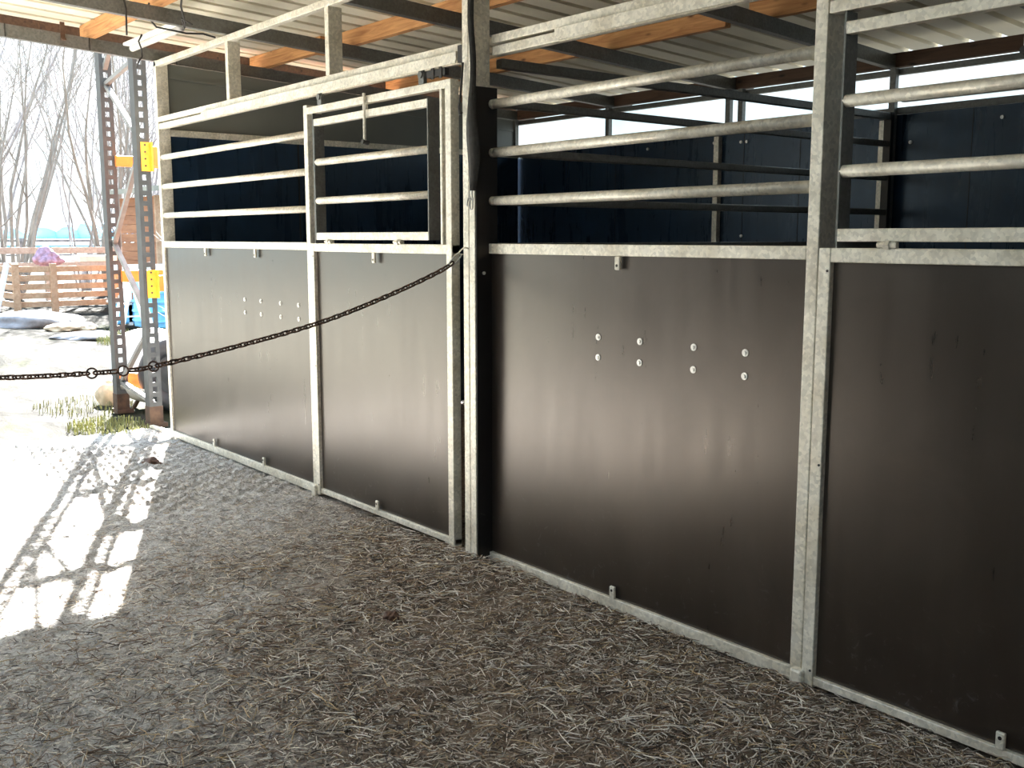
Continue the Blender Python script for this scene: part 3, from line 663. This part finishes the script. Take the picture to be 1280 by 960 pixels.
# blue plastic boxes
t = thing('plastic_crate', (-12.35, 3.18, 0), 'light blue plastic box with ribbed sides behind the racking', 'crate')
m = MB().box(-12.75, -12.05, 2.92, 3.50, .02, .78, .02)
for k in range(5): m.box(-12.77, -12.03, 2.90, 3.52, .10 + k * .15, .14 + k * .15, .01)
m.obj('body', M['blue'], t); MB().box(-12.80, -12.0, 2.88, 3.54, .78, .83, .015).obj('lid', M['blue'], t)
t = thing('plastic_crate', (-13.4, 2.97, 0), 'pale blue plastic box left of the larger blue box', 'crate')
MB().box(-13.6, -13.2, 2.80, 3.14, .02, .36, .03).obj('body', M['blue'], t); MB().box(-13.62, -13.18, 2.78, 3.16, .36, .40, .01).obj('lid', M['dirtywhite'], t)
# step ladder
t = thing('step_ladder', (-12.0, 2.68, 0), 'white A-frame step ladder seen between the racking uprights', 'ladder')
lx, ly = -11.9, 2.68
def lp(u, v, z): return (lx + .60 * v + .3 * u * 0, ly + .77 * u, z)
for sgn in (-1, 1):
    for w_ in (0, .35):
        MB().bar((lx - w_, ly + sgn * .24, 0), (lx - w_, ly + sgn * .03, .88), .03, .045).obj('rail', M['white'], t)
for z in (.2, .42, .64):
    o_ = .24 - .21 * z / .88; MB().bar((lx - .35, ly - o_, z), (lx, ly - o_, z), .06, .02).obj('rung', M['white'], t)
MB().bar((lx, ly - .19, .24), (lx, ly + .19, .24), .02, .02).obj('spreader', M['white'], t)
# crates and pallet fence
def D(px, r):   # place along a bearing from the aisle viewpoint, metres
    a = {0: (-13.01, 1.12), }.get(px); return a
fx = -17.2
t = thing('pallet_crate', (fx, 3.0, 0), 'orange brown slatted pallet crate in front of the fence', 'crate')
for k in range(5): MB().box(fx - .02, fx + .02, 2.25, 4.45, .10 + k * .165, .21 + k * .165, .006).obj('slat', M['crate'], t)
for y in (2.28, 2.95, 4.05, 4.42): MB().box(fx + .02, fx + .09, y - .06, y + .06, 0, .92, .006).obj('stile', M['crate'], t)
for k in range(5):
    for y in (2.25, 4.43): MB().box(fx - 1.1, fx - .02, y - .02, y + .02, .10 + k * .165, .21 + k * .165).obj('slat', M['crate'], t)
t2 = thing('pallet_crate', (fx + .2, 1.2, 0), 'pinkish slatted pallet crate at the left edge of the picture', 'crate')
for k in range(4): MB().box(fx + .2, fx + .24, -1.2, 1.9, .08 + k * .22, .20 + k * .22, .006).obj('slat', M['fence'], t2)
for y in (-1.0, .2, 1.05, 1.85): MB().box(fx + .13, fx + .2, y - .05, y + .05, 0, 1.0, .006).obj('stile', M['fence'], t2)
# leaning white plank
tag(MB().bar((-15.9, 1.62, .03), (-16.3, 1.95, .95), .06, .09).obj('plank', M['white'], None, False, (-16, 1.8, 0)), 'pale plank leaning between the two slatted crates', 'plank')
lump('sack_pile', (-17.6, 2.98, 1.0), (.20, .24, .17), M['purple'], 'purplish grey sacks heaped on the crate', 'sack', 9, .3)
tag(MB().box(-17.9, -17.35, 3.5, 5.1, .93, 1.06, .02).obj('sheet_stack', M['dirtywhite'], None, False, (-17.6, 4.2, .93)), 'whitish sheets stacked on the orange crate', 'sheets')
# field fence behind
t = thing('field_fence', (-20.5, 4, 0), 'pale wooden post and rail fence behind the crates', 'fence')
for z, mm in ((1.13, 'fence'), (.80, 'fence')): MB().box(-20.52, -20.46, -6, 7.5, z - .07, z + .07, .01).obj('rail', M[mm], t)
for i in range(9): MB().box(-20.62, -20.52, -5.6 + i * 1.55, -5.48 + i * 1.55, -.05, 1.22, .01).obj('post', M['fence'], t)
t = thing('dark_fence', (-27, 7, 0), 'thin dark rail fence far behind the pale fence', 'fence')
MB().box(-27.05, -27, -4, 12, 1.28, 1.36).box(-27.05, -27, -4, 12, .9, .95).obj('rail', M['hay'], t)
for i in range(6): MB().box(-27.12, -27.05, -3 + i * 2.6, -2.88 + i * 2.6, -.05, 1.4).obj('post', M['hay'], t)
# wooden shed behind the racking
t = thing('shed', (-15.2, 4.9, 0), 'brown wooden shed with grey roof seen through the racking', 'shed')
sx = -14.6
for k in range(13): MB().box(sx - 1.9, sx, 4.05, 7.4, .0 + k * .165, .16 + k * .165, .006).obj('board_course', M['shed'], t)
MB().box(sx, sx + .05, 4.01, 4.17, 0, 2.15).obj('corner_board', M['crate'], t)
MB().box(sx + .001, sx + .03, 4.35, 4.75, .55, 1.55).obj('window_frame', M['hay'], t); MB().box(sx + .03, sx + .035, 4.40, 4.70, .60, 1.5).obj('pane', M['dark_window'], t)
m = MB(); m.add([(x, y, z + dz) for dz in (0, .09) for x, y, z in ((sx + .45, 3.85, 2.2), (sx + .45, 7.3, 2.62), (sx - 2.3, 7.3, 2.62), (sx - 2.3, 3.85, 2.2))], [(3, 2, 1, 0), (4, 5, 6, 7), (0, 1, 5, 4), (1, 2, 6, 5), (2, 3, 7, 6), (3, 0, 4, 7)])
m.obj('roof', M['shed_roof'], t)
# white bench/planks beside shed
tag(MB().box(-13.6, -13.5, 2.9, 4.4, .88, .97, .01).box(-13.6, -13.2, 3.0, 3.06, .0, .9).box(-13.6, -13.2, 4.2, 4.26, 0, .9).obj('trestle', M['white'], None, False, (-13.5, 3.6, 0)), 'white trestle board standing in front of the shed', 'trestle')
# dry shrub by the corner post
def twigs(name, base, n, h, spread, seed, mat, label, r0=.012):
    r = random.Random(seed); m = MB()
    for i in range(n):
        a = r.random() * 6.28; s_ = spread * r.random(); p = V(base) + V((r.uniform(-.1, .1), r.uniform(-.1, .1), 0)); pts = [p.copy()]; d = V((math.cos(a) * s_, math.sin(a) * s_, 1)).normalized()
        for k in range(5): d = (d + V((r.gauss(0, .2), r.gauss(0, .2), r.gauss(0, .1)))).normalized(); p = p + d * h / 5; pts.append(p.copy())
        m.tube(pts, [r0 * (1 - .15 * q) for q in range(6)], 5, True)
        for k in range(1, 5):
            q = pts[k]; e = V((r.gauss(0, 1), r.gauss(0, 1), r.random())).normalized(); m.tube([q, q + e * h * .12, q + e * h * .2 + V((0, 0, h * .04))], [r0 * .5, r0 * .4, r0 * .2], 4, True)
    tag(m.obj(name, mat, None, True, base), label, 'shrub')
twigs('bare_shrub', (-10.4, 2.95, 0), 26, 1.75, .45, 4, M['bark'], 'leafless pale shrub between the nearer upright and the stall', .013)

# leafless coppiced trees
def willow(base, stems, H, spread, r0, seed, label, mat='bark', lean=(0, 0), start=.25):
    r = random.Random(seed); t = thing('bare_tree', base, label, 'tree', 'bare trees beyond the fence'); m = MB(); b = V(base)
    tw = MB()
    def grow(mb, p, d, L, rad, n, lvl):
        pts = [p.copy()]; q = p.copy(); sd = d.copy()
        for k in range(n):
            sd = (sd + V((r.gauss(0, .10), r.gauss(0, .10), .07 + r.gauss(0, .03)))).normalized(); q = q + sd * L / n; pts.append(q.copy())
        rs = [max(rad * (1 - .88 * i / n), .006) for i in range(n + 1)]
        mb.tube(pts, rs, 6 if lvl == 0 else 4, False)
        if lvl < 2:
            cnt = int((6 if lvl == 0 else 4))
            for i in range(cnt):
                f = r.uniform(.25, .97); k = min(int(f * n), n - 1); pt = pts[k].lerp(pts[k + 1], f * n - k)
                az = r.random() * 6.28; e = (sd * .9 + V((math.cos(az), math.sin(az), .15)) * .65).normalized()
                grow(tw, pt, e, L * r.uniform(.22, .42) * (1 if lvl == 0 else .8), max(rs[k] * .45, .008), 5, lvl + 1)
    for i in range(stems):
        a = 6.283 * i / stems + r.uniform(-.4, .4); s_ = spread * r.uniform(.25, 1)
        d = V((math.cos(a) * s_ + lean[0], math.sin(a) * s_ + lean[1], 1)).normalized()
        grow(m, b + V((math.cos(a) * .18, math.sin(a) * .18, start * r.random())), d, H * r.uniform(.75, 1.1), r0 * r.uniform(.7, 1.2), 9, 0)
    m.tube([b + V((0, 0, -.1)), b + V((0, 0, .35)), b + V((0, 0, .8))], [r0 * 3.6, r0 * 3.0, r0 * 1.6], 12, True)
    m.obj('trunk', M[mat], t, True); tw.obj('twigs', M[mat], t, True)
willow((-21.9, 3.35, 0), 13, 7.5, .42, 0.053, 11, 'many-stemmed bare willow standing at the left behind the fence', 'bark_dark')
willow((-22.6, 2.2, 0), 9, 8.0, .35, 0.046, 12, 'bare willow cut by the left edge of the picture')
willow((-23.2, 5.35, 0), 6, 7.0, .5, 0.034, 13, 'slender leaning bare tree between the two big willows', 'bark')
willow((-21.6, 5.55, 0), 11, 7.6, .48, 0.050, 14, 'many-stemmed bare willow just left of the racking upright', 'bark_dark')
willow((-25.5, 7.4, 0), 9, 8.0, .4, 0.040, 15, 'bare tree seen between the two racking uprights')
willow((-30.0, 4.6, 0), 9, 9.5, .35, 0.037, 16, 'thin pale bare tree farther back beyond the field fence')
willow((-31.0, 9.9, 0), 9, 9.0, .4, 0.037, 17, 'thin pale bare tree far back behind the shed')
willow((-24.5, -1.5, 0), 9, 8.5, .4, 0.050, 19, 'bare tree outside the picture on the left')

# distant field and woodland
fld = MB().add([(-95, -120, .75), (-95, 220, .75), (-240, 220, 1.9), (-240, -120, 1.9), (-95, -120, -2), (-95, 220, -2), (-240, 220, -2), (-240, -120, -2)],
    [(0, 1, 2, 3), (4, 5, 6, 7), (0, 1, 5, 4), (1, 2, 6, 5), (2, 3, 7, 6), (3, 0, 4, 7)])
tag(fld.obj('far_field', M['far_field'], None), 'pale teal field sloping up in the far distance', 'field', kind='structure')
m = MB(); r = random.Random(5)
for i in range(150):
    y = -60 + i * 1.4 + r.uniform(-.6, .6); x = -165 + r.uniform(-8, 8); h = r.uniform(1.6, 3.4)
    bm = bmesh.new(); bmesh.ops.create_icosphere(bm, subdivisions=2, radius=1)
    for q in bm.verts: q.co *= 1 + r.uniform(-.14, .14)
    m.add([(x + q.co.x * 2, y + q.co.y * 2.2, 1.2 + q.co.z * h * .8) for q in bm.verts], [[q.index for q in f.verts] for f in bm.faces]); bm.free()
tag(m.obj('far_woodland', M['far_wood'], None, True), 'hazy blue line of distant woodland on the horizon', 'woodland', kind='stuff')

# ---------------------------------------------------------------- light
w = bpy.data.worlds.new('World'); scn.world = w; w.use_nodes = True; nt = w.node_tree; bg = nt.nodes['Background']
tc = nt.nodes.new('ShaderNodeTexCoord'); sp = nt.nodes.new('ShaderNodeSeparateXYZ'); nt.links.new(tc.outputs['Generated'], sp.inputs[0])
cl = noise(nt, tc.outputs['Generated'], 2.2, 5, .6, .3)
c1 = ramp(nt, cl, [(0.40, (0.46, 0.66, 0.70)), (0.58, (0.95, 0.97, 0.98))])
c2 = ramp(nt, sp.outputs['Z'], [(0.0, (1.0, 1.0, 1.0)), (0.35, (0.84, 0.92, 1.0)), (1.0, (0.55, 0.72, 1.0))])
c = mix(nt, c1, c2, 1.0, 'MULTIPLY')
zen = ramp(nt, sp.outputs['Z'], [(0.22, 1.0 / 2.6), (0.50, 1.0)])     # unseen upper sky brightened to lift the ambient light
c = mix(nt, c, zen, 1.0, 'MULTIPLY'); c = mix(nt, c, (2.6, 2.6, 2.6), 1.0, 'MULTIPLY'); nt.links.new(c, bg.inputs['Color']); bg.inputs['Strength'].default_value = 0.75
sl = bpy.data.lights.new('sun', 'SUN'); sl.energy = 44.0; sl.color = (1.0, .98, .945); sl.angle = math.radians(.53)
so = bpy.data.objects.new('sun', sl); COL.objects.link(so)
so.rotation_euler = V((1.3, -.585, -1)).to_track_quat('-Z', 'Y').to_euler()

# ---------------------------------------------------------------- camera
cam = bpy.data.cameras.new('camera'); co = bpy.data.objects.new('camera', cam); COL.objects.link(co)
cam.sensor_width = 36; cam.lens = 36.0; cam.clip_start = .05; cam.clip_end = 1000
R = Matrix(((0.63218846, -0.10965923, 0.76701539), (0.77481465, 0.0894734, -0.62582487), (0.0, 0.98993402, 0.14152963)))
co.matrix_world = Matrix.Translation((3.562411, -2.67282194, 1.408)) @ R.to_4x4()
scn.camera = co
vs_ = scn.view_settings; vs_.view_transform = 'Standard'; vs_.look = 'None'; vs_.gamma = 1; vs_.use_curve_mapping = False; vs_.exposure = 1.3
